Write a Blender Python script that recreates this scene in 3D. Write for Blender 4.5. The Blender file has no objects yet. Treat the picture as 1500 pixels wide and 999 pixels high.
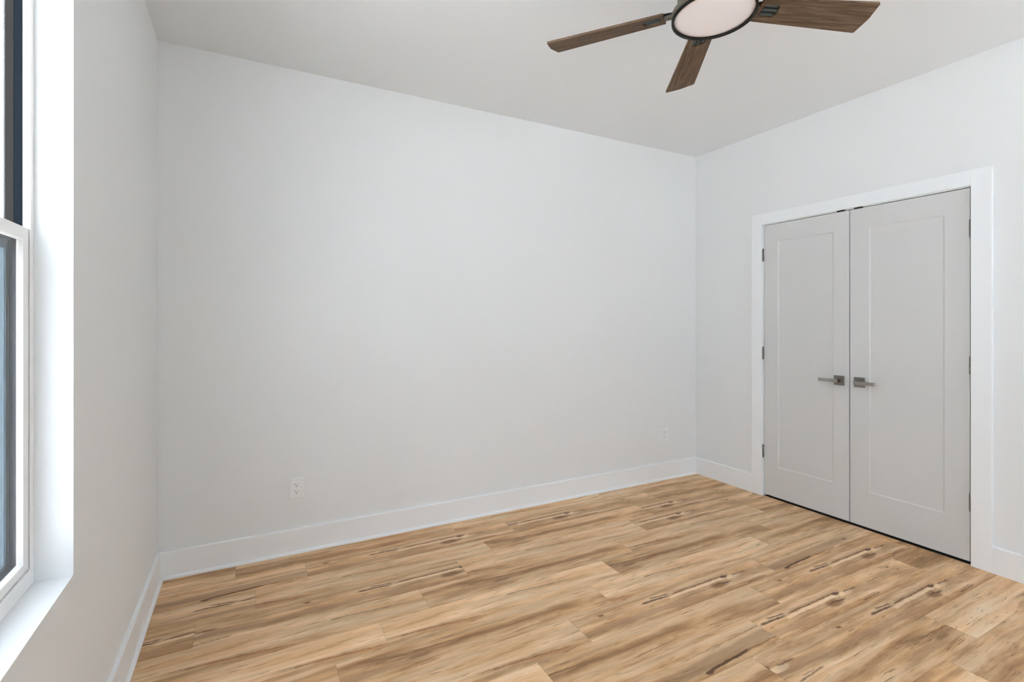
import bpy, bmesh, math, random
from mathutils import Vector, Matrix

SC = bpy.context.scene
COL = SC.collection

# ------------------------------------------------------------------ camera, daylight, exposure
W, H, FRONT = 3.8594, 2.7494, -4.55      # room: x 0..W, y FRONT..0, z 0..H
cam_d = bpy.data.cameras.new('camera')
cam_d.sensor_width = 36.0
cam_d.lens = 730.68 / 1500 * 36.0
cam_d.shift_y = -28.0 / 1500
cam_d.clip_start = 0.02
cam = bpy.data.objects.new('camera', cam_d)
cam.location = (0.4039, -3.0914, 1.3141)
cam.rotation_euler = (math.pi / 2, 0, -0.48805)
COL.objects.link(cam)
SC.camera = cam

SC.view_settings.view_transform = 'Standard'
SC.view_settings.look = 'None'
SC.view_settings.gamma = 1.0
SC.view_settings.use_curve_mapping = False
SC.view_settings.exposure = 0.0

world = bpy.data.worlds.new('overcast_sky')
SC.world = world
world.use_nodes = True
bg = world.node_tree.nodes['Background']
bg.inputs[0].default_value = (0.855, 0.957, 1.075, 1)
bg.inputs[1].default_value = 7.0

sun_d = bpy.data.lights.new('sun', 'SUN')      # added high behind the house: ground bounce lights the ceiling, no direct entry
sun_d.energy = 68.0
sun_d.angle = math.radians(2)
sun_d.color = (0.98, 0.99, 1.0)
sun = bpy.data.objects.new('sun', sun_d)
sun.rotation_euler = Vector((0.45, 0.55, 1.0)).to_track_quat('Z', 'Y').to_euler()
COL.objects.link(sun)

SC.cycles.max_bounces = 16
SC.cycles.diffuse_bounces = 12
SC.cycles.glossy_bounces = 4
SC.cycles.transparent_max_bounces = 16
SC.cycles.caustics_reflective = False
SC.cycles.caustics_refractive = False
SC.cycles.sample_clamp_indirect = 10.0
SC.cycles.use_denoising = True


def portal(name, loc, rot, sx, sy):
    """Guides the sky's own light through a window opening (gives no light itself)."""
    l = bpy.data.lights.new(name, 'AREA')
    l.shape = 'RECTANGLE'
    l.size, l.size_y = sx, sy
    l.cycles.is_portal = True
    o = bpy.data.objects.new(name, l)
    o.location = loc
    o.rotation_euler = rot
    COL.objects.link(o)


# window openings
LW = (-2.45, -1.3913, 0.6487, 2.42)       # left wall: y0, y1, z0, z1
FW_FILL = [(2.55, 3.60, 0.6487, 2.42)]   # front wall: added unseen window behind the camera, brightens the walls
LW_FILL = (-4.30, -3.38, 0.6487, 2.42)  # second left window, added out of view for more daylight
portal('daylight_portal', (-0.14, (LW[0] + LW[1]) / 2, (LW[2] + LW[3]) / 2), (0, -math.pi / 2, 0), LW[3] - LW[2], LW[1] - LW[0])
portal('daylight_portal', (-0.14, (LW_FILL[0] + LW_FILL[1]) / 2, (LW_FILL[2] + LW_FILL[3]) / 2), (0, -math.pi / 2, 0), LW_FILL[3] - LW_FILL[2], LW_FILL[1] - LW_FILL[0])
for f in FW_FILL:
    portal('daylight_portal', ((f[0] + f[1]) / 2, FRONT - 0.14, (f[2] + f[3]) / 2), (math.pi / 2, 0, 0), f[1] - f[0], f[3] - f[2])


# ------------------------------------------------------------------ node helpers
class NT:
    def __init__(s, name):
        s.m = bpy.data.materials.new(name)
        s.m.use_nodes = True
        s.t = s.m.node_tree
        s.b = s.t.nodes['Principled BSDF']
        s.out = s.t.nodes['Material Output']

    def n(s, typ, **k):
        nd = s.t.nodes.new(typ)
        for a, v in k.items():
            setattr(nd, a, v)
        return nd

    def put(s, sock, v):
        if isinstance(v, bpy.types.NodeSocket):
            s.t.links.new(v, sock)
        else:
            sock.default_value = v

    def math(s, op, a, b=0.0, c=None, clamp=False):
        nd = s.n('ShaderNodeMath', operation=op)
        nd.use_clamp = clamp
        s.put(nd.inputs[0], a)
        s.put(nd.inputs[1], b)
        if c is not None:
            s.put(nd.inputs[2], c)
        return nd.outputs[0]

    def smooth(s, x, lo, hi, a=0.0, b=1.0):
        nd = s.n('ShaderNodeMapRange', interpolation_type='SMOOTHSTEP')
        s.put(nd.inputs[0], x)
        for i, v in enumerate((lo, hi, a, b)):
            s.put(nd.inputs[i + 1], v)
        return nd.outputs[0]

    def xyz(s, x, y, z):
        nd = s.n('ShaderNodeCombineXYZ')
        s.put(nd.inputs[0], x)
        s.put(nd.inputs[1], y)
        s.put(nd.inputs[2], z)
        return nd.outputs[0]

    def noise(s, vec, scale=1.0, detail=3.0, rough=0.5, dist=0.0):
        nd = s.n('ShaderNodeTexNoise')
        s.put(nd.inputs['Vector'], vec)
        nd.inputs['Scale'].default_value = scale
        nd.inputs['Detail'].default_value = detail
        nd.inputs['Roughness'].default_value = rough
        nd.inputs['Distortion'].default_value = dist
        return nd.outputs['Fac']

    def ramp(s, fac, stops):
        nd = s.n('ShaderNodeValToRGB')
        s.put(nd.inputs[0], fac)
        e = nd.color_ramp.elements
        while len(e) < len(stops):
            e.new(0.5)
        for i, (p, c) in enumerate(stops):
            e[i].position = p
            e[i].color = (*c, 1)
        return nd.outputs[0]

    def mix(s, fac, a, b, mode='MIX'):
        nd = s.n('ShaderNodeMix', data_type='RGBA', blend_type=mode)
        s.put(nd.inputs[0], fac)
        s.put(nd.inputs[6], a if isinstance(a, bpy.types.NodeSocket) else (*a, 1))
        s.put(nd.inputs[7], b if isinstance(b, bpy.types.NodeSocket) else (*b, 1))
        return nd.outputs[2]

    def bump(s, h, strength, dist):
        nd = s.n('ShaderNodeBump')
        nd.inputs['Strength'].default_value = strength
        nd.inputs['Distance'].default_value = dist
        s.put(nd.inputs['Height'], h)
        s.t.links.new(nd.outputs[0], s.b.inputs['Normal'])


def lin(r, g, b):
    f = lambda c: (c / 255 / 12.92) if c / 255 <= 0.04045 else ((c / 255 + 0.055) / 1.055) ** 2.4
    return (f(r), f(g), f(b))


def paint(name, col, rough, bump_s=0.0, scale=300.0, spec=0.3, metal=0.0, vary=0.015):
    t = NT(name)
    geo = t.n('ShaderNodeTexCoord').outputs['Object']
    n = t.noise(geo, scale, 2.0)
    v = t.smooth(n, 0.3, 0.7)
    c2 = tuple(c * (1 - vary) for c in col)
    t.put(t.b.inputs['Base Color'], t.mix(v, col, c2))
    t.b.inputs['Roughness'].default_value = rough
    t.b.inputs['Specular IOR Level'].default_value = spec
    t.b.inputs['Metallic'].default_value = metal
    if bump_s:
        t.bump(n, bump_s, 0.0006)
    return t.m


M = {}
M['wall'] = paint('wall_paint', (0.764, 0.781, 0.788), 0.75, 0.15)
M['ceiling'] = paint('ceiling_paint', (0.780, 0.805, 0.822), 0.85, 0.15)
M['trim'] = paint('trim_enamel', (0.83, 0.856, 0.875), 0.38, spec=0.4)
M['door'] = paint('door_enamel', (0.63, 0.635, 0.632), 0.42, 0.05, 200, spec=0.4)
M['vinyl'] = paint('white_vinyl', (0.84, 0.84, 0.83), 0.35, spec=0.4)
M['plastic'] = paint('white_plastic', (0.80, 0.812, 0.82), 0.35, spec=0.4)
M['dark_hole'] = paint('dark_slot', (0.03, 0.03, 0.03), 0.7)
M['black_frame'] = paint('black_window_cladding', (0.006, 0.010, 0.015), 0.6, spec=0.08)
M['screen_frame'] = paint('slate_screen_frame', (0.10, 0.145, 0.18), 0.6, spec=0.15)
M['brown_frame'] = paint('bronze_exterior_trim', (0.030, 0.026, 0.023), 0.7, spec=0.08)
M['nickel'] = paint('satin_nickel', (0.27, 0.26, 0.24), 0.40, metal=1.0, spec=0.5)
M['nickel_lit'] = paint('lit_satin_nickel', (0.40, 0.385, 0.355), 0.32, metal=1.0)  # same finish as the rosette, lightened as if catching the light
M['nickel_dark'] = paint('shaded_bronze_neck', (0.16, 0.12, 0.08), 0.4, metal=1.0)
M['bronze'] = paint('oil_rubbed_bronze', (0.15, 0.135, 0.105), 0.45, metal=0.4)
M['ring'] = paint('dark_bronze_ring', (0.012, 0.011, 0.009), 0.45, spec=0.2)
M['iron'] = paint('blade_bracket_iron', (0.085, 0.105, 0.105), 0.45, metal=0.3)
M['ground'] = paint('pale_bounce_ground', (0.50, 0.505, 0.51), 0.9, 0.3, 12, vary=0.3)  # kept pale to throw daylight up through the windows
M['siding'] = paint('exterior_siding', (0.42, 0.42, 0.41), 0.7)
M['opal'] = paint('opal_diffuser', (0.84, 0.79, 0.79), 0.35, spec=0.4)
M['closet_floor_shade'] = paint('shade_dark_closet_floor', (0.035, 0.034, 0.033), 0.9)  # invented dark floor; its colour gives the shade under the doors
M['closet'] = paint('closet_shade_paint', (0.10, 0.10, 0.10), 0.9)  # darkened so the gaps around the doors read as deep shade


def glass_material():
    t = NT('window_glass')
    tr = t.n('ShaderNodeBsdfTransparent')
    tr.inputs[0].default_value = (0.975, 0.98, 0.98, 1)
    gl = t.n('ShaderNodeBsdfGlossy')
    gl.inputs['Roughness'].default_value = 0.02
    fr = t.n('ShaderNodeFresnel')
    fr.inputs[0].default_value = 1.45
    mx = t.n('ShaderNodeMixShader')
    bf = t.n('ShaderNodeNewGeometry').outputs['Backfacing']      # reflect at the outer face of the pane only
    t.put(mx.inputs[0], t.math('MULTIPLY', fr.outputs[0], t.math('SUBTRACT', 1.0, bf)))
    t.t.links.new(tr.outputs[0], mx.inputs[1])
    t.t.links.new(gl.outputs[0], mx.inputs[2])
    t.t.links.new(mx.outputs[0], t.out.inputs[0])
    return t.m


def screen_material():
    t = NT('insect_screen_mesh')
    co = t.n('ShaderNodeTexCoord').outputs['Object']
    tr = t.n('ShaderNodeBsdfTransparent')
    df = t.n('ShaderNodeBsdfDiffuse')
    df.inputs[0].default_value = (0.10, 0.12, 0.135, 1)
    mx = t.n('ShaderNodeMixShader')
    sep = t.n('ShaderNodeSeparateXYZ')
    t.put(sep.inputs[0], co)
    n = t.noise(t.xyz(0.0, t.math('MULTIPLY', sep.outputs[1], 60.0), 0.0), 1.0, 2.0)
    t.put(mx.inputs[0], t.smooth(n, 0.3, 0.7, 0.28, 0.34))
    t.t.links.new(tr.outputs[0], mx.inputs[1])
    t.t.links.new(df.outputs[0], mx.inputs[2])
    t.t.links.new(mx.outputs[0], t.out.inputs[0])
    return t.m


M['glass'] = glass_material()
M['screen'] = screen_material()


def walnut_material():
    t = NT('walnut_blade')
    sep = t.n('ShaderNodeSeparateXYZ')
    t.put(sep.inputs[0], t.n('ShaderNodeTexCoord').outputs['Object'])
    x, y = sep.outputs[0], sep.outputs[1]
    n1 = t.noise(t.xyz(t.math('MULTIPLY', x, 6.0), t.math('MULTIPLY', y, 90.0), 0.0), 1.0, 4.0, 0.6, 0.6)
    n2 = t.noise(t.xyz(t.math('MULTIPLY', x, 3.0), t.math('MULTIPLY', y, 420.0), 3.0), 1.0, 2.0)
    f = t.math('ADD', t.math('MULTIPLY', n1, 0.7), t.math('MULTIPLY', n2, 0.3))
    c = t.ramp(f, [(0.34, (0.055, 0.031, 0.018)), (0.50, (0.118, 0.074, 0.045)), (0.64, (0.195, 0.130, 0.084))])
    t.put(t.b.inputs['Base Color'], c)
    t.b.inputs['Roughness'].default_value = 0.6
    t.b.inputs['Specular IOR Level'].default_value = 0.2
    return t.m


M['walnut'] = walnut_material()


def floor_material():
    t = NT('maple_vinyl_plank')
    uv1 = t.n('ShaderNodeUVMap', uv_map='print').outputs[0]
    uv2 = t.n('ShaderNodeUVMap', uv_map='plank').outputs[0]
    s1 = t.n('ShaderNodeSeparateXYZ'); t.put(s1.inputs[0], uv1)
    s2 = t.n('ShaderNodeSeparateXYZ'); t.put(s2.inputs[0], uv2)
    S, V = s1.outputs[0], s1.outputs[1]        # metres along / across the printed strip
    kind, seed = s2.outputs[0], s2.outputs[1]
    isA = t.math('COMPARE', kind, 1.0, 0.2)
    isB = t.math('COMPARE', kind, 2.0, 0.2)
    isC = t.math('COMPARE', kind, 3.0, 0.2)
    isD = t.math('COMPARE', kind, 4.0, 0.2)
    z = t.math('MULTIPLY', kind, 7.31)
    # gentle waviness of the grain
    wob = t.noise(t.xyz(t.math('MULTIPLY', S, 3.0), t.math('MULTIPLY', V, 7.0), z), 1.0, 2.0)
    Vw = t.math('ADD', V, t.math('MULTIPLY', t.math('SUBTRACT', wob, 0.5), 0.045))
    k = lambda a, b: t.xyz(t.math('MULTIPLY', S, a), t.math('MULTIPLY', Vw, b), z)
    n_b = t.noise(k(0.8, 11.0), 1.0, 2.0)                     # broad bands
    n_m = t.noise(k(1.8, 28.0), 1.0, 6.0, 0.6, 0.35)          # streaks
    n_c = t.noise(k(4.0, 16.0), 1.3, 4.0, 0.6, 0.2)           # clouds
    n_f = t.noise(k(9.0, 300.0), 1.0, 3.0, 0.6)               # fine grain
    n_h = t.noise(k(1.3, 17.0), 1.7, 2.0)                     # hue
    tone = t.math('ADD', t.math('MULTIPLY', n_b, 0.38), t.math('MULTIPLY', n_m, 0.32))
    tone = t.math('ADD', tone, t.math('MULTIPLY', n_c, 0.20))
    tone = t.math('ADD', tone, t.math('MULTIPLY', n_f, 0.10))
    # strip tone
    tone = t.math('ADD', tone, t.math('MULTIPLY', isC, 0.035))
    tone = t.math('ADD', tone, t.math('MULTIPLY', isD, -0.02))
    col = t.ramp(tone, [(0.37, FL[0]), (0.44, FL[1]), (0.50, FL[2]), (0.57, FL[3]), (0.64, FL[4])])
    hue = t.ramp(n_h, [(0.35, (0.93, 0.97, 1.02)), (0.5, (1, 1, 1)), (0.66, (1.05, 0.985, 0.92))])
    col = t.mix(0.9, col, hue, 'MULTIPLY')
    # feature coordinates with a finer ragged edge
    rag = t.noise(t.xyz(t.math('MULTIPLY', S, 30.0), t.math('MULTIPLY', V, 75.0), z), 1.0, 4.0, 0.65)
    r2 = t.math('SUBTRACT', rag, 0.5)
    wv = t.math('SUBTRACT', t.noise(t.xyz(t.math('MULTIPLY', S, 7.0), 0.0, z), 1.0, 2.0), 0.5)
    V2 = t.math('ADD', t.math('ADD', V, t.math('MULTIPLY', r2, 0.016)), t.math('MULTIPLY', wv, 0.010))
    S2 = t.math('ADD', S, t.math('MULTIPLY', r2, 0.05))
    # the A print repeats every 1.29 m
    SA = t.n('ShaderNodeMath', operation='WRAP')
    t.put(SA.inputs[0], S2); SA.inputs[1].default_value = 0.94; SA.inputs[2].default_value = -0.35
    SA = SA.outputs[0]

    def seg(s, s0, v0, s1, v1, w, soft=0.04):
        q = t.math('DIVIDE', t.math('SUBTRACT', s, s0), s1 - s0, clamp=True)
        vc = t.math('MULTIPLY_ADD', q, v1 - v0, v0)
        d = t.math('ABSOLUTE', t.math('SUBTRACT', V2, vc))
        m = t.smooth(d, w * 0.45, w, 1.0, 0.0)
        e0 = t.smooth(s, s0 - soft * 0.3, s0 + soft * 0.5)
        e1 = t.smooth(s, s1 - soft, s1 + soft * 0.3, 1.0, 0.0)
        return t.math('MULTIPLY', m, t.math('MULTIPLY', e0, e1))

    def blob(s, s0, v0, ra, rb, soft=0.5):
        a = t.math('POWER', t.math('DIVIDE', t.math('SUBTRACT', s, s0), ra), 2.0)
        b = t.math('POWER', t.math('DIVIDE', t.math('SUBTRACT', V2, v0), rb), 2.0)
        return t.smooth(t.math('ADD', a, b), 1.0 - soft, 1.0 + soft, 1.0, 0.0)

    def lay(col, mask, tint, amount):
        return t.mix(t.math('MULTIPLY', mask, amount), col, tint)

    dark, mid, warm, pale = lin(88, 54, 28), lin(132, 90, 52), lin(186, 130, 84), lin(240, 212, 174)
    grey = lin(166, 130, 100)
    # print A: the long crack with a knot
    for m_, c_, a_ in (
        (seg(SA, 0.20, 0.115, 0.60, 0.122, 0.020), grey, 0.55),
        (seg(SA, 0.15, 0.096, 0.58, 0.104, 0.012), pale, 0.75),
        (seg(SA, 0.00, 0.116, 0.17, 0.110, 0.0075), dark, 0.9),
        (seg(SA, 0.06, 0.134, 0.19, 0.122, 0.007), dark, 0.8),
        (seg(SA, 0.18, 0.113, 0.56, 0.119, 0.006), mid, 0.95),
        (blob(SA, 0.545, 0.112, 0.025, 0.012), dark, 0.9),
        (blob(SA, 0.46, 0.066, 0.055, 0.022, 0.9), mid, 0.85),
        (seg(SA, 0.44, 0.074, 0.56, 0.062, 0.006), dark, 0.8),
        (blob(SA, 0.60, 0.090, 0.050, 0.015), pale, 0.9),
        (seg(SA, 0.60, 0.105, 0.70, 0.098, 0.007, 0.02), dark, 0.75),
        (seg(SA, 0.58, 0.080, 0.92, 0.060, 0.030, 0.1), grey, 0.5),
        (seg(SA, 0.60, 0.012, 0.76, 0.018, 0.005, 0.02), dark, 0.65),
        (seg(SA, 0.63, 0.024, 0.72, 0.026, 0.004, 0.02), dark, 0.5),
        (blob(SA, -0.225, 0.132, 0.018, 0.006), mid, 0.95),
        (blob(SA, -0.20, 0.095, 0.02, 0.004), mid, 0.6),
        (seg(SA, -0.30, 0.060, 0.36, 0.030, 0.022, 0.2), grey, 0.5),
    ):
        col = lay(col, t.math('MULTIPLY', m_, isA), c_, a_)
    # print B: grey-brown heartwood band with a dark lower lip
    for m_, c_, a_ in (
        (seg(S2, 0.05, 0.040, 1.10, 0.085, 0.040, 0.2), lin(152, 120, 90), 0.62),
        (seg(S2, 0.30, 0.105, 0.90, 0.125, 0.004, 0.1), dark, 0.45),
        (seg(S2, 0.36, 0.020, 0.62, 0.036, 0.008), dark, 0.95),
        (blob(S2, 0.36, 0.016, 0.020, 0.010), dark, 0.9),
        (seg(S2, 0.60, 0.036, 0.85, 0.040, 0.004), mid, 0.8),
        (blob(S2, 1.00, 0.075, 0.020, 0.008), mid, 0.8),
    ):
        col = lay(col, t.math('MULTIPLY', m_, isB), c_, a_)
    # print C: pale board with an orange stain and a curved crack
    for m_, c_, a_ in (
        (seg(S2, 0.10, 0.045, 0.42, 0.020, 0.016, 0.1), warm, 0.6),
        (seg(S2, 0.00, 0.052, 0.42, 0.022, 0.0035, 0.05), mid, 0.8),
        (seg(S2, 0.62, 0.120, 0.95, 0.100, 0.004, 0.1), dark, 0.6),
        (blob(S2, 0.62, 0.118, 0.03, 0.006), dark, 0.6),
    ):
        col = lay(col, t.math('MULTIPLY', m_, isC), c_, a_)
    # print D: knotty brown clouds
    for m_, c_, a_ in (
        (seg(S2, 0.05, 0.060, 0.55, 0.060, 0.026, 0.2), lin(170, 134, 96), 0.7),
        (blob(S2, 0.40, 0.075, 0.05, 0.012, 0.9), dark, 0.45),
        (seg(S2, 0.30, 0.110, 0.62, 0.100, 0.004, 0.06), dark, 0.6),
        (seg(S2, 0.80, 0.030, 1.05, 0.040, 0.004, 0.06), dark, 0.55),
    ):
        col = lay(col, t.math('MULTIPLY', m_, isD), c_, a_)
    # short dark flecks everywhere
    fl = t.noise(t.xyz(t.math('MULTIPLY', S, 10.0), t.math('MULTIPLY', Vw, 150.0), z), 1.0, 3.0, 0.55)
    area = t.smooth(t.noise(k(1.4, 16.0), 2.3, 1.0), 0.46, 0.60)
    flm = t.math('MULTIPLY', t.smooth(fl, 0.59, 0.67), area)
    col = lay(col, flm, lin(108, 76, 48), 0.75)
    # micro-bevel between planks
    e = t.n('ShaderNodeUVMap', uv_map='edge').outputs[0]
    se = t.n('ShaderNodeSeparateXYZ'); t.put(se.inputs[0], e)
    def edge(c, size, w):
        a = t.math('MULTIPLY', c, size)
        b = t.math('MULTIPLY', t.math('SUBTRACT', 1.0, c), size)
        return t.smooth(t.math('MINIMUM', a, b), 0.0003, w, 1.0, 0.0)
    em = t.math('MAXIMUM', edge(se.outputs[0], 1.2115, 0.0016), edge(se.outputs[1], 0.182, 0.0013))
    col = lay(col, em, lin(120, 92, 64), 0.40)
    # per-plank tone
    pt = t.math('MULTIPLY_ADD', seed, 0.16, 0.93)
    g = t.n('ShaderNodeCombineXYZ')
    for i in range(3):
        t.put(g.inputs[i], pt)
    col = t.mix(1.0, col, g.outputs[0], 'MULTIPLY')
    t.put(t.b.inputs['Base Color'], col)
    t.b.inputs['Roughness'].default_value = 0.46
    t.b.inputs['Specular IOR Level'].default_value = 0.35
    t.bump(n_f, 0.12, 0.0005)
    return t.m


FL = [lin(144, 107, 70), lin(184, 143, 100), lin(212, 173, 130), lin(229, 195, 155), lin(240, 213, 180)]
M['floor'] = floor_material()


# ------------------------------------------------------------------ mesh helpers
def box(bm, x0, x1, y0, y1, z0, z1, bevel=0.0, seg=2):
    vs = [bm.verts.new((x, y, z)) for x in (x0, x1) for y in (y0, y1) for z in (z0, z1)]
    fs = [bm.faces.new([vs[i] for i in f]) for f in
          ((0, 1, 3, 2), (4, 6, 7, 5), (0, 4, 5, 1), (2, 3, 7, 6), (0, 2, 6, 4), (1, 5, 7, 3))]
    bmesh.ops.recalc_face_normals(bm, faces=fs)
    if bevel:
        es = list({e for f in fs for e in f.edges})
        bmesh.ops.bevel(bm, geom=es, offset=bevel, segments=seg, affect='EDGES', profile=0.5, clamp_overlap=True)


def prism(bm, pts, z0, z1, axis='z', bevel=0.0):
    """Extrude a polygon given in 2-D; axis is the direction of the extrusion."""
    def P(a, b, c):
        return {'z': (a, b, c), 'y': (a, c, b), 'x': (c, a, b)}[axis]
    lo = [bm.verts.new(P(a, b, z0)) for a, b in pts]
    hi = [bm.verts.new(P(a, b, z1)) for a, b in pts]
    n = len(pts)
    fs = [bm.faces.new(lo), bm.faces.new(hi[::-1])]
    for i in range(n):
        fs.append(bm.faces.new([lo[i], hi[i], hi[(i + 1) % n], lo[(i + 1) % n]]))
    bmesh.ops.recalc_face_normals(bm, faces=fs)
    if bevel:
        es = list({e for f in fs[:2] for e in f.edges})
        bmesh.ops.bevel(bm, geom=es, offset=bevel, segments=2, affect='EDGES', profile=0.5, clamp_overlap=True)


def lathe(bm, prof, seg=72, centre=(0, 0, 0), caps=False, axis='z'):
    rings = []
    for r, z in prof:
        ring = []
        for i in range(seg):
            a = 2 * math.pi * i / seg
            x, y = r * math.cos(a), r * math.sin(a)
            p = {'z': (x, y, z), 'x': (z, x, y)}[axis]
            ring.append(bm.verts.new((p[0] + centre[0], p[1] + centre[1], p[2] + centre[2])))
        rings.append(ring)
    fs = []
    for a, b in zip(rings, rings[1:]):
        for i in range(seg):
            fs.append(bm.faces.new([a[i], a[(i + 1) % seg], b[(i + 1) % seg], b[i]]))
    if caps:
        fs.append(bm.faces.new(rings[0][::-1]))
        fs.append(bm.faces.new(rings[-1]))
    bmesh.ops.recalc_face_normals(bm, faces=fs)
    for f in fs:
        f.smooth = True


def obj(name, bm, mat, parent=None, smooth=False):
    me = bpy.data.meshes.new(name)
    bm.to_mesh(me)
    bm.free()
    me.materials.append(mat)
    if smooth:
        for p in me.polygons:
            p.use_smooth = True
        me.set_sharp_from_angle(angle=math.radians(35))
    o = bpy.data.objects.new(name, me)
    COL.objects.link(o)
    if parent is not None:
        o.parent = parent
    return o


def B():
    return bmesh.new()


def struct(o):
    o['kind'] = 'structure'
    return o


def empty(name, loc=(0, 0, 0)):
    o = bpy.data.objects.new(name, None)
    o.empty_display_size = 0.1
    o.location = loc
    COL.objects.link(o)
    return o


def tag(o, label, cat, group=None):
    o['label'] = label
    o['category'] = cat
    if group:
        o['group'] = group
    return o


# ------------------------------------------------------------------ room shell
TH = 0.13


def wall_boxes(bm, mk, u0, u1, z0, z1, holes):
    """Wall along u with rectangular holes (a, b, c, d); mk(bm, u0, u1, z0, z1) adds a box."""
    us = sorted({u0, u1, *[h[0] for h in holes], *[h[1] for h in holes]})
    for a, b in zip(us, us[1:]):
        hs = [h for h in holes if h[0] <= a + 1e-6 and h[1] >= b - 1e-6]
        if not hs:
            mk(bm, a, b, z0, z1)
        else:
            h = hs[0]
            if h[2] > z0:
                mk(bm, a, b, z0, h[2])
            if h[3] < z1:
                mk(bm, a, b, h[3], z1)


bm = B()
wall_boxes(bm, lambda m, a, b, c, d: box(m, -TH, 0, a, b, c, d), FRONT, 0.0, 0, H, [LW, LW_FILL])
struct(obj('wall_left', bm, M['wall']))

bm = B()
box(bm, -TH, W + TH, 0, TH, 0, H)
struct(obj('wall_back', bm, M['wall']))

DOOR_TOP = 2.045
DL, DR, DM = -0.6465, -1.8735, -1.2575     # jamb faces and the meeting line
bm = B()
wall_boxes(bm, lambda m, a, b, c, d: box(m, W, W + TH, a, b, c, d), FRONT, 0.0, 0, H,
           [(DR - 0.018, DL + 0.018, 0, DOOR_TOP + 0.018)])
struct(obj('wall_right', bm, M['wall']))

bm = B()
wall_boxes(bm, lambda m, a, b, c, d: box(m, a, b, FRONT - TH, FRONT, c, d), -TH, W + TH, 0, H, FW_FILL)
struct(obj('wall_front', bm, M['wall']))

bm = B()
box(bm, -TH, W + TH, FRONT - TH, TH, H, H + 0.12)
struct(obj('ceiling', bm, M['ceiling']))

# closet behind the double doors
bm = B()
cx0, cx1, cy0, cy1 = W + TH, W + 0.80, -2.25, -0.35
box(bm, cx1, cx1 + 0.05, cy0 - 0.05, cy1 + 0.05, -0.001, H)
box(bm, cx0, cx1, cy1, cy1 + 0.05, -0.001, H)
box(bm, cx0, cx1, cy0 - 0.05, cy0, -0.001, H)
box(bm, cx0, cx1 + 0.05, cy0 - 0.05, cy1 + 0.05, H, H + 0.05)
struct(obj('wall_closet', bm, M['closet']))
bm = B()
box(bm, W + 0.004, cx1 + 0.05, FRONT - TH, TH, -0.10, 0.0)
struct(obj('floor_closet', bm, M['closet_floor_shade']))

# floor: one mesh of printed planks 0.182 x 1.2115 m laid along x
PW, PL = 0.182, 1.2115
rnd = random.Random(11)
row_x = {0: 0.35, 1: 0.681, 2: 1.65, 3: 1.42, 4: 1.147, 5: 0.913, 6: 1.915, 7: 1.655, 8: 1.392, 9: 2.355, 10: 2.147, 11: 3.08}
# (row, plank start x rounded to 2 places) -> (print, start s)
known = {
    (9, 2.36): (1, -0.014), (8, 2.60): (1, -0.417), (10, 2.15): (1, -0.732), (10, 3.36): (1, 0.497),
    (7, 1.66): (1, -0.372), (3, 0.21): (1, -0.671), (1, 0.68): (1, -0.329),
    (7, 2.87): (2, 0.27), (9, 1.14): (2, -0.435), (1, -0.53): (2, -0.40), (12, 2.30): (2, -0.20),
    (8, 1.39): (4, 0.45), (7, 0.44): (3, -0.72), (5, -0.30): (3, -0.80), (5, 0.91): (3, 0.0), (4, -0.06): (3, -0.2),
    (11, 1.87): (4, -0.70), (11, 3.08): (3, -0.55), (4, 1.15): (4, 0.0), (6, 0.70): (4, 0.1), (6, 1.92): (3, 0.3),
    (3, 1.42): (3, 0.2), (2, 1.65): (4, 0.2), (2, 0.44): (3, 0.2), (5, 2.12): (4, 0.3), (8, 0.18): (3, -0.1),
    (3, -1.00): (1, -0.92),
}
bm = B()
uv_p = bm.loops.layers.uv.new('print')
uv_i = bm.loops.layers.uv.new('plank')
uv_e = bm.loops.layers.uv.new('edge')


def plank(x0, y_lo, row, xlo, xhi, ylo, yhi):
    kd, s0 = None, None
    for kk, vv in known.items():
        if kk[0] == row and abs(kk[1] - x0) < 0.03:
            kd, s0 = vv
    if kd is None:
        kd = rnd.choice([1, 2, 3, 3, 4, 4, 5, 6, 7])
        s0 = rnd.uniform(-0.5, 0.5)
    sd = rnd.random()
    vsq = [(xlo, ylo), (xhi, ylo), (xhi, yhi), (xlo, yhi)]
    f = bm.faces.new([bm.verts.new((x, y, 0.0)) for x, y in vsq])
    for lp, (x, y) in zip(f.loops, vsq):
        lp[uv_p].uv = (x - x0 + s0, y - y_lo)
        lp[uv_i].uv = (kd, sd)
        lp[uv_e].uv = ((x - x0) / PL, (y - y_lo) / PW)


r = 0
while True:
    y_lo = -0.166 - PW * r
    y_hi = y_lo + PW
    if y_hi < FRONT:
        break
    x0 = row_x.get(r, rnd.uniform(0, PL))
    while x0 > 0:
        x0 -= PL
    while x0 < W + 0.004:
        lo, hi = max(x0, 0.0), min(x0 + PL, W + 0.004)
        ylo, yhi = max(y_lo, FRONT), min(y_hi, 0.0)
        if hi > lo:
            plank(x0, y_lo, r, lo, hi, ylo, yhi)
        x0 += PL
    r += 1
n_top = len(bm.faces)
# body of the slab under the planks
box(bm, -TH, W + 0.004, FRONT - TH, TH, -0.10, -0.0015)
struct(obj('floor', bm, M['floor']))


# baseboards: flat board with eased top and a small shoe moulding
BH, BT = 0.1386, 0.0155
SH = [(0.0, 0.0), (0.012, 0.0), (0.012, 0.006), (0.0105, 0.0105), (0.0065, 0.0145), (0.0, 0.016)]


def base_profile():
    return [(0.0, 0.0), (BT, 0.0), (BT, BH - 0.0035), (BT - 0.001, BH - 0.001), (BT - 0.0035, BH), (0.0, BH)]


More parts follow.
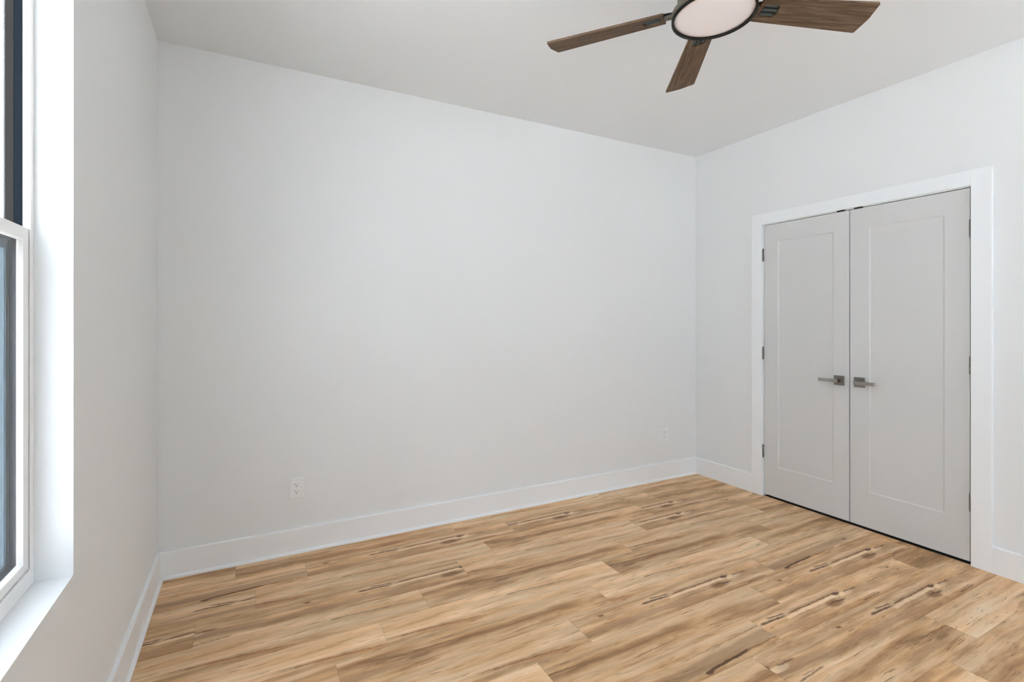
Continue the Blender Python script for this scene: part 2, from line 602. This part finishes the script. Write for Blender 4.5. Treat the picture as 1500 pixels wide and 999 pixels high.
def run(bm, prof, wall, a, b):
    """Extrude a wall-moulding profile (distance from wall, height) along a wall."""
    if wall == 'left':
        prism(bm, [(d, z) for d, z in prof], a, b, 'y')
    elif wall == 'right':
        prism(bm, [(W - d, z) for d, z in prof], a, b, 'y')
    elif wall == 'back':
        prism(bm, [(-d, z) for d, z in prof], a, b, 'x')
    elif wall == 'front':
        prism(bm, [(FRONT + d, z) for d, z in prof], a, b, 'x')


CAS_L0, CAS_L1 = -0.6420, -0.5570          # left casing inner / outer y
CAS_R0, CAS_R1 = -1.8775, -1.9650
shoe = [(BT + d, z) for d, z in SH]
for wname, spans in (('left', [(FRONT, 0.0)]), ('back', [(BT, W - BT)]),
                     ('right', [(CAS_L1, 0.0), (FRONT, CAS_R1)]), ('front', [(BT, W - BT)])):
    bm = B()
    for a, b in spans:
        run(bm, base_profile(), wname, min(a, b), max(a, b))
    bb = struct(obj('baseboard_' + wname, bm, M['trim']))
    if wname in ('left', 'back'):
        bm = B()
        for a, b in spans:
            if wname == 'left':
                run(bm, shoe, wname, a, b - BT)
            else:
                run(bm, shoe, wname, a + 0.012, b)
        obj('shoe_moulding', bm, M['trim'], bb)

# door casing and jambs
CT = 0.017
bm = B()
box(bm, W - CT, W, CAS_L0, CAS_L1, 0, DOOR_TOP + 0.0875, 0.002)
struct(obj('trim_1', bm, M['trim']))
bm = B()
box(bm, W - CT, W, CAS_R1, CAS_R0, 0, DOOR_TOP + 0.0875, 0.002)
struct(obj('trim_2', bm, M['trim']))
bm = B()
box(bm, W - CT, W, CAS_R0 - 0.0, CAS_L0 + 0.0, DOOR_TOP + 0.004, DOOR_TOP + 0.0875, 0.002)
struct(obj('trim_3', bm, M['trim']))
bm = B()
box(bm, W, W + TH, DL, DL + 0.018, 0, DOOR_TOP)
box(bm, W, W + TH, DR - 0.018, DR, 0, DOOR_TOP)
box(bm, W, W + TH, DR - 0.018, DL + 0.018, DOOR_TOP, DOOR_TOP + 0.018)
struct(obj('trim_4', bm, M['trim']))


# ------------------------------------------------------------------ closet double doors
def door_leaf(y_hinge, y_meet, sgn):
    """Leaf between y_hinge and y_meet with one recessed shaker panel. sgn=+1: hinge at the larger y."""
    y0, y1 = min(y_hinge, y_meet), max(y_hinge, y_meet)
    z0, z1 = 0.0165, DOOR_TOP - 0.0050
    xf, xb = W + 0.002, W + 0.037
    stile, rail_t, rail_b = 0.112, 0.128, 0.226
    if sgn > 0:
        pa, pb = -1.155, -0.762
    else:
        pa, pb = -1.757, -1.372
    pz0, pz1 = 0.238, 1.914
    bm = B()
    dp, bw = 0.0045, 0.009
    # face ring, bevel ring, panel, back and sides
    o = [(y0, z0), (y1, z0), (y1, z1), (y0, z1)]
    p = [(pa, pz0), (pb, pz0), (pb, pz1), (pa, pz1)]
    q0 = [(pa + 0.0015, pz0 + 0.0015), (pb - 0.0015, pz0 + 0.0015), (pb - 0.0015, pz1 - 0.0015), (pa + 0.0015, pz1 - 0.0015)]
    q = [(pa + bw, pz0 + bw), (pb - bw, pz0 + bw), (pb - bw, pz1 - bw), (pa + bw, pz1 - bw)]
    lay = []
    for pts, x in ((o, xb), (o, xf), (p, xf), (q0, xf + 0.0015), (q, xf + dp)):
        lay.append([bm.verts.new((x, a, b)) for a, b in pts])
    fs = [bm.faces.new(lay[0]), bm.faces.new(lay[4])]
    for A, C in zip(lay, lay[1:]):
        for i in range(4):
            fs.append(bm.faces.new([A[i], A[(i + 1) % 4], C[(i + 1) % 4], C[i]]))
    bmesh.ops.recalc_face_normals(bm, faces=fs)
    return bm, y0, y1, xf


def lever_set(parent, yc, direction):
    """Square rosette, round neck and flat bar lever pointing along direction (+1/-1 in y)."""
    zc = 0.928
    xf = W + 0.002
    bm = B()
    box(bm, xf - 0.009, xf, yc - 0.032, yc + 0.032, zc - 0.032, zc + 0.032, 0.0015)
    hd = obj('door_handle', bm, M['nickel'], parent)
    bm = B()
    lathe(bm, [(0.0115, -0.045), (0.0115, -0.006)], 28, (xf, yc, zc), True, 'x')
    obj('neck', bm, M['nickel_dark'], hd, True)
    bm = B()
    y_a, y_b = yc - 0.011 * direction, yc + 0.108 * direction
    box(bm, xf - 0.058, xf - 0.044, min(y_a, y_b), max(y_a, y_b), zc - 0.0105, zc + 0.0105, 0.0015)
    obj('lever', bm, M['nickel_lit'], hd)


def hinge(parent, yk, zc, leaf_dir):
    bm = B()
    z0, z1 = zc - 0.0465, zc + 0.0465
    n = 5
    for i in range(n):
        a = z0 + (z1 - z0) * i / n + 0.0006
        b = z0 + (z1 - z0) * (i + 1) / n - 0.0006
        lathe(bm, [(0.0058, a), (0.0058, b)], 16, (W - 0.0045, yk, 0), True)
    lathe(bm, [(0.004, z0 - 0.003), (0.0045, z0 + 0.001)], 16, (W - 0.0045, yk, 0), True)
    lathe(bm, [(0.0045, z1 - 0.001), (0.004, z1 + 0.003)], 16, (W - 0.0045, yk, 0), True)
    box(bm, W - 0.003, W + 0.0015, yk - 0.0012, yk + 0.0012, z0, z1)
    obj('hinge', bm, M['nickel'], parent)


for i, (yh, ym, sg, yc, yk) in enumerate((
        (DL - 0.004, DM + 0.0030, 1, -1.1945, DL - 0.0005),
        (DR + 0.006, DM - 0.0030, -1, -1.3185, DR + 0.0005))):
    bm, y0, y1, xf = door_leaf(yh, ym, sg)
    d = struct(obj('door_%d' % (i + 1), bm, M['door']))
    lever_set(d, yc, sg)
    for zc in (1.8195, 1.0790, 0.3385):
        hinge(d, yk, zc, sg)
    bm = B()
    yb = ym + sg * 0.05
    box(bm, W - 0.001, W + 0.020, yb - 0.025, yb + 0.025, DOOR_TOP - 0.0060, DOOR_TOP + 0.0045, 0.0008)
    obj('roller_catch', bm, M['dark_hole'], d)


# ------------------------------------------------------------------ windows
def rect_frame(bm, mk, a0, a1, c0, c1, w, wb=None, wt=None):
    """Four rails of a rectangular frame; mk(bm, a0, a1, c0, c1)."""
    wb = w if wb is None else wb
    wt = w if wt is None else wt
    mk(bm, a0, a0 + w, c0, c1)
    mk(bm, a1 - w, a1, c0, c1)
    mk(bm, a0 + w, a1 - w, c0, c0 + wb)
    mk(bm, a0 + w, a1 - w, c1 - wt, c1)


def window(n, y0, y1, z0, z1, place):
    """Single-hung window built as if in the left wall; place(o) moves each mesh."""
    root = empty('window_%d' % n)
    struct(root)
    mk = lambda x0, x1, bev=0.0: (lambda m, a, b, c, d: box(m, x0, x1, a, b, c, d, bev))
    fw = 0.0212
    zm = 1.548
    bm = B()
    rect_frame(bm, mk(-0.0935, -0.078, 0.0015), y0, y1, z0, z1, fw, 0.042)
    obj('window_frame', bm, M['vinyl'], root)
    bm = B()
    rect_frame(bm, mk(-0.110, -0.0935), y0, y1, z0, z1, fw + 0.0005, 0.040)
    obj('outer_track', bm, M['black_frame'], root)
    bm = B()
    rect_frame(bm, mk(-0.1285, -0.110), y0, y1, z0, z1, fw + 0.001, 0.038)
    obj('exterior_trim', bm, M['brown_frame'], root)
    # lower sash: stiles with a sloped glazing bead towards the glass
    a0, a1, c0, c1 = y0 + fw + 0.0017, y1 - fw - 0.0017, z0 + 0.046, zm
    sw, rb, rt = 0.034, 0.022, 0.031
    bw = 0.004
    xs, xg, xb = -0.0815, -0.0895, -0.0930
    bm = B()
    o = [(a0, c0), (a1, c0), (a1, c1), (a0, c1)]
    f = [(a0 + sw, c0 + rb), (a1 - sw, c0 + rb), (a1 - sw, c1 - rt), (a0 + sw, c1 - rt)]
    g = [(a0 + sw + bw, c0 + rb + bw), (a1 - sw - bw, c0 + rb + bw), (a1 - sw - bw, c1 - rt - bw * 0.4), (a0 + sw + bw, c1 - rt - bw * 0.4)]
    rings = []
    for pts, x in ((o, xb), (o, xs), (f, xs), (g, xg), (g, xb)):
        rings.append([bm.verts.new((x, a, b)) for a, b in pts])
    rings.append(rings[0])
    fs = []
    for A, C in zip(rings, rings[1:]):
        for i in range(4):
            fs.append(bm.faces.new([A[i], A[(i + 1) % 4], C[(i + 1) % 4], C[i]]))
    bmesh.ops.recalc_face_normals(bm, faces=fs)
    sash = obj('lower_sash', bm, M['vinyl'], root)
    bm = B()
    box(bm, -0.0935, -0.0905, a0 + sw, a1 - sw, c0 + rb, c1 - rt)
    obj('glass_pane', bm, M['glass'], sash)
    bm = B()
    rect_frame(bm, mk(-0.1035, -0.0932), a0, a1, c0, c1, sw + bw, rb + bw, rt)
    obj('sash_cladding', bm, M['black_frame'], sash)
    bm = B()
    for ya in (y0 + fw, y1 - fw - 0.0016):
        box(bm, -0.0925, -0.0812, ya, ya + 0.0016, c0, c1)
    obj('sash_gap_shade', bm, M['black_frame'], root)  # dark strip stands in for shade in the gap beside the sash
    bm = B()
    ym = (a0 + a1) / 2
    box(bm, -0.104, -0.084, ym - 0.03, ym + 0.03, zm, zm + 0.006, 0.001)
    box(bm, -0.099, -0.070, ym - 0.008, ym + 0.008, zm + 0.006, zm + 0.014, 0.002)
    obj('sash_lock', bm, M['vinyl'], sash)
    # fixed upper glass, with its bottom rail behind the meeting rail
    bm = B()
    box(bm, -0.120, -0.104, y0 + fw, y1 - fw, zm - 0.032, zm - 0.004)
    obj('meeting_rail', bm, M['black_frame'], root)
    bm = B()
    box(bm, -0.1125, -0.1095, y0 + fw, y1 - fw, zm - 0.006, z1 - fw)
    obj('upper_glass', bm, M['glass'], root)
    # half screen outside the lower sash
    bm = B()
    rect_frame(bm, mk(-0.124, -0.116), y0 + fw + 0.002, y1 - fw - 0.002, z0 + 0.040, zm - 0.02, 0.034)
    rect_frame(bm, mk(-0.116, -0.1135, 0.0008), y0 + fw + 0.006, y1 - fw - 0.006, z0 + 0.044, zm - 0.024, 0.009)
    rect_frame(bm, mk(-0.116, -0.1135, 0.0008), y0 + fw + 0.022, y1 - fw - 0.022, z0 + 0.060, zm - 0.040, 0.012)
    scn = obj('insect_screen', bm, M['screen_frame'], root)
    bm = B()
    vs = [bm.verts.new((-0.120, a, b)) for a, b in ((y0 + fw + 0.034, z0 + 0.073), (y1 - fw - 0.034, z0 + 0.073),
                                                    (y1 - fw - 0.034, zm - 0.053), (y0 + fw + 0.034, zm - 0.053))]
    bm.faces.new(vs)
    obj('screen_mesh', bm, M['screen'], scn)
    place(root)
    return root


window(1, *LW[:2], *LW[2:], lambda r: None)
window(2, *LW_FILL[:2], *LW_FILL[2:], lambda r: None)  # added unseen window, lets in fill daylight


def to_front(x0, x1):
    def f(r):
        # local y (LW-like) -> world x, local x -> distance into the front wall
        r.rotation_euler = (0, 0, math.pi / 2)
        r.location = (0, FRONT, 0)
    return f


for i, (xa, xb_, za, zb_) in enumerate(FW_FILL):
    # rotate +90 deg about z: local (x, y) -> world (-y, x)
    window(3 + i, -xb_, -xa, za, zb_, to_front(xa, xb_))  # added window, fills the room from behind the camera

# unseen exterior ground, added pale to bounce light onto the ceiling
bm = B()
box(bm, -30, 30, -30, 30, -0.55, -0.45)
struct(obj('ground', bm, M['ground']))


# ------------------------------------------------------------------ wall outlets
def outlet(label, x, z, group):
    root = empty('wall_outlet', (x, 0, z - 0.058))
    tag(root, label, 'outlet', group)
    cz = 0.058
    bm = B()
    pw, ph = 0.0375, 0.0585
    o = [(-pw, -ph), (pw, -ph), (pw, ph), (-pw, ph)]
    i_ = [(-pw + 0.004, -ph + 0.004), (pw - 0.004, -ph + 0.004), (pw - 0.004, ph - 0.004), (-pw + 0.004, ph - 0.004)]
    r0 = [bm.verts.new((a, 0.0, cz + b)) for a, b in o]
    r1 = [bm.verts.new((a, -0.0035, cz + b)) for a, b in o]
    r2 = [bm.verts.new((a, -0.0062, cz + b)) for a, b in i_]
    fs = [bm.faces.new(r0), bm.faces.new(r2)]
    for A, C in ((r0, r1), (r1, r2)):
        for k in range(4):
            fs.append(bm.faces.new([A[k], A[(k + 1) % 4], C[(k + 1) % 4], C[k]]))
    bmesh.ops.recalc_face_normals(bm, faces=fs)
    obj('cover_plate', bm, M['plastic'], root)
    for s in (-1, 1):
        zc = cz + s * 0.0195
        bm = B()
        pts = []
        for k in range(40):
            a = 2 * math.pi * k / 40
            pts.append((0.0172 * math.cos(a), max(-0.0142, min(0.0142, 0.0172 * math.sin(a))) + zc))
        prism(bm, pts, -0.0085, -0.0061, 'y', 0.0005)
        rc = obj('receptacle', bm, M['plastic'], root)
        bm = B()
        box(bm, -0.0078, -0.0056, -0.0088, -0.0080, zc + 0.0000, zc + 0.0090)
        box(bm, 0.0056, 0.0074, -0.0088, -0.0080, zc + 0.0008, zc + 0.0084)
        pts = [(0.0028 * math.cos(math.pi * k / 8), zc - 0.0072 - 0.0028 * math.sin(math.pi * k / 8)) for k in range(9)]
        pts += [(-0.0028, zc - 0.0045), (0.0028, zc - 0.0045)]
        prism(bm, pts, -0.0088, -0.0080, 'y')
        obj('socket_slots', bm, M['dark_hole'], rc)
    bm = B()
    pts = [(0.0032 * math.cos(2 * math.pi * k / 20), cz + 0.0032 * math.sin(2 * math.pi * k / 20)) for k in range(20)]
    prism(bm, pts, -0.0075, -0.0060, 'y', 0.0004)
    obj('screw', bm, M['plastic'], root)
    return root


outlet('white duplex wall outlet low on the back wall near the window side', 0.6525, 0.3665, 'outlets on the back wall')
outlet('white duplex wall outlet low on the back wall near the closet corner', 3.4870, 0.3740, 'outlets on the back wall')

# ------------------------------------------------------------------ ceiling fan
FX, FY, FZ = 1.9416, -1.8010, 2.45        # centre of the light ring's lower rim
fan = empty('ceiling_fan', (FX, FY, FZ))
fan.rotation_euler = (-0.0214, -0.0031, 0)
tag(fan, 'ceiling fan with walnut blades and a round white light in a dark bronze ring', 'ceiling fan')
R = 0.1511
bm = B()
lathe(bm, [(R - 0.0085, 0.010), (R - 0.0085, 0.001), (R - 0.007, 0.0), (R - 0.001, 0.0), (R, 0.001), (R, 0.010)], 96)
obj('light_ring', bm, M['ring'], fan)
bm = B()
lathe(bm, [(R - 0.0005, 0.009), (R - 0.0005, 0.030), (R - 0.006, 0.036), (0.125, 0.040), (0.125, 0.052),
           (0.128, 0.056), (0.128, 0.100), (0.120, 0.112), (0.085, 0.122), (0.030, 0.126)], 96)
obj('motor_housing', bm, M['bronze'], fan)
bm = B()
lathe(bm, [(0.0, 0.0045), (0.08, 0.0045), (0.125, 0.0055), (0.1375, 0.0075), (R - 0.0090, 0.012)], 96)
obj('light_diffuser', bm, M['opal'], fan)
bm = B()
lathe(bm, [(0.0125, 0.120), (0.0125, 0.262)], 28, caps=True)
obj('downrod', bm, M['bronze'], fan)
bm = B()
lathe(bm, [(0.020, 0.225), (0.045, 0.232), (0.063, 0.255), (0.068, 0.285), (0.068, 0.2985)], 56, caps=True)
can = obj('canopy', bm, M['bronze'], fan)
can.rotation_euler = (0.0214, 0.0031, 0)

U0, U1A, U1B, WT, WR = 0.176, 0.6368, 0.6323, 0.0697, 0.0510
PITCH = -0.2251


def round_poly(pts, r, n=5):
    out = []
    m = len(pts)
    for i in range(m):
        p, a, b = Vector(pts[i]), Vector(pts[i - 1]), Vector(pts[(i + 1) % m])
        da, db = (a - p).normalized(), (b - p).normalized()
        rr = min(r, (a - p).length * 0.45, (b - p).length * 0.45)
        s, e = p + da * rr, p + db * rr
        for k in range(n + 1):
            t = k / n
            q = s * (1 - t) ** 2 + p * 2 * t * (1 - t) + e * t ** 2
            out.append((q.x, q.y))
    return out


def blade_mesh():
    bm = B()
    outer = round_poly([(U0, -WR), (U1B, -WT), (U1A + 0.007, 0.0), (U1A, WT), (U0, WR)], 0.006)
    inner = round_poly([(0.192, -0.026), (0.250, -0.030), (0.262, 0.0), (0.250, 0.030), (0.192, 0.026)], 0.010)
    loops = []
    for pts in (outer, inner):
        vs = [bm.verts.new((x, y, -0.004)) for x, y in pts]
        loops.append([bm.edges.new((vs[i], vs[(i + 1) % len(vs)])) for i in range(len(vs))])
    res = bmesh.ops.triangle_fill(bm, use_beauty=True, edges=loops[0] + loops[1])
    faces = [g for g in res['geom'] if isinstance(g, bmesh.types.BMFace)]
    ext = bmesh.ops.extrude_face_region(bm, geom=faces)
    bmesh.ops.translate(bm, verts=[g for g in ext['geom'] if isinstance(g, bmesh.types.BMVert)], vec=(0, 0, 0.008))
    bmesh.ops.recalc_face_normals(bm, faces=bm.faces[:])
    return bm


first_blade = first_arm = None
angles = [0.9421 + math.radians(72) + 0.0364, 0.9421 + 0.0063, 0.9421 - math.radians(72) - 0.0427]
gap = (2 * math.pi - (angles[0] - angles[2])) / 3
angles += [angles[2] - gap, angles[2] - 2 * gap]
for i, a in enumerate(angles):
    if first_blade is None:
        bl = obj('blade', blade_mesh(), M['walnut'], fan)
        bm = B()
        # backing plate above the cut-out with three ribs and screws, and the neck to the hub
        prism(bm, round_poly([(0.183, -0.036), (0.262, -0.036), (0.272, 0.0), (0.262, 0.036), (0.183, 0.036)], 0.008), 0.0042, 0.0090, 'z')
        prism(bm, [(0.118, -0.022), (0.118, 0.022), (0.150, 0.020), (0.190, 0.030), (0.190, -0.030), (0.150, -0.020)], 0.0042, 0.0092, 'z')
        ar = obj('blade_bracket', bm, M['ring'], fan)
        bm = B()
        box(bm, 0.132, 0.176, -0.016, 0.016, -0.006, 0.0042, 0.0015)
        nk = obj('bracket_neck', bm, M['bronze'], ar)
        bm = B()
        for vy in (-0.0195, 0.0, 0.0195):
            box(bm, 0.197, 0.249 + 0.006 * (vy == 0), vy - 0.0050, vy + 0.0050, -0.0005, 0.0043, 0.0012)
        rb = obj('bracket_ribs', bm, M['iron'], ar)
        first_blade, first_arm, first_neck, first_ribs = bl, ar, nk, rb
    else:
        bl = first_blade.copy(); COL.objects.link(bl); bl.parent = fan
        ar = first_arm.copy(); COL.objects.link(ar); ar.parent = fan
        nk = first_neck.copy(); COL.objects.link(nk); nk.parent = ar
        rb = first_ribs.copy(); COL.objects.link(rb); rb.parent = ar
    mtx = Matrix.Translation((0, 0, 2.4923 - 2.45)) @ Matrix.Rotation(a, 4, 'Z') @ Matrix.Rotation(PITCH, 4, 'X')
    bl.matrix_local = mtx
    ar.matrix_local = mtx
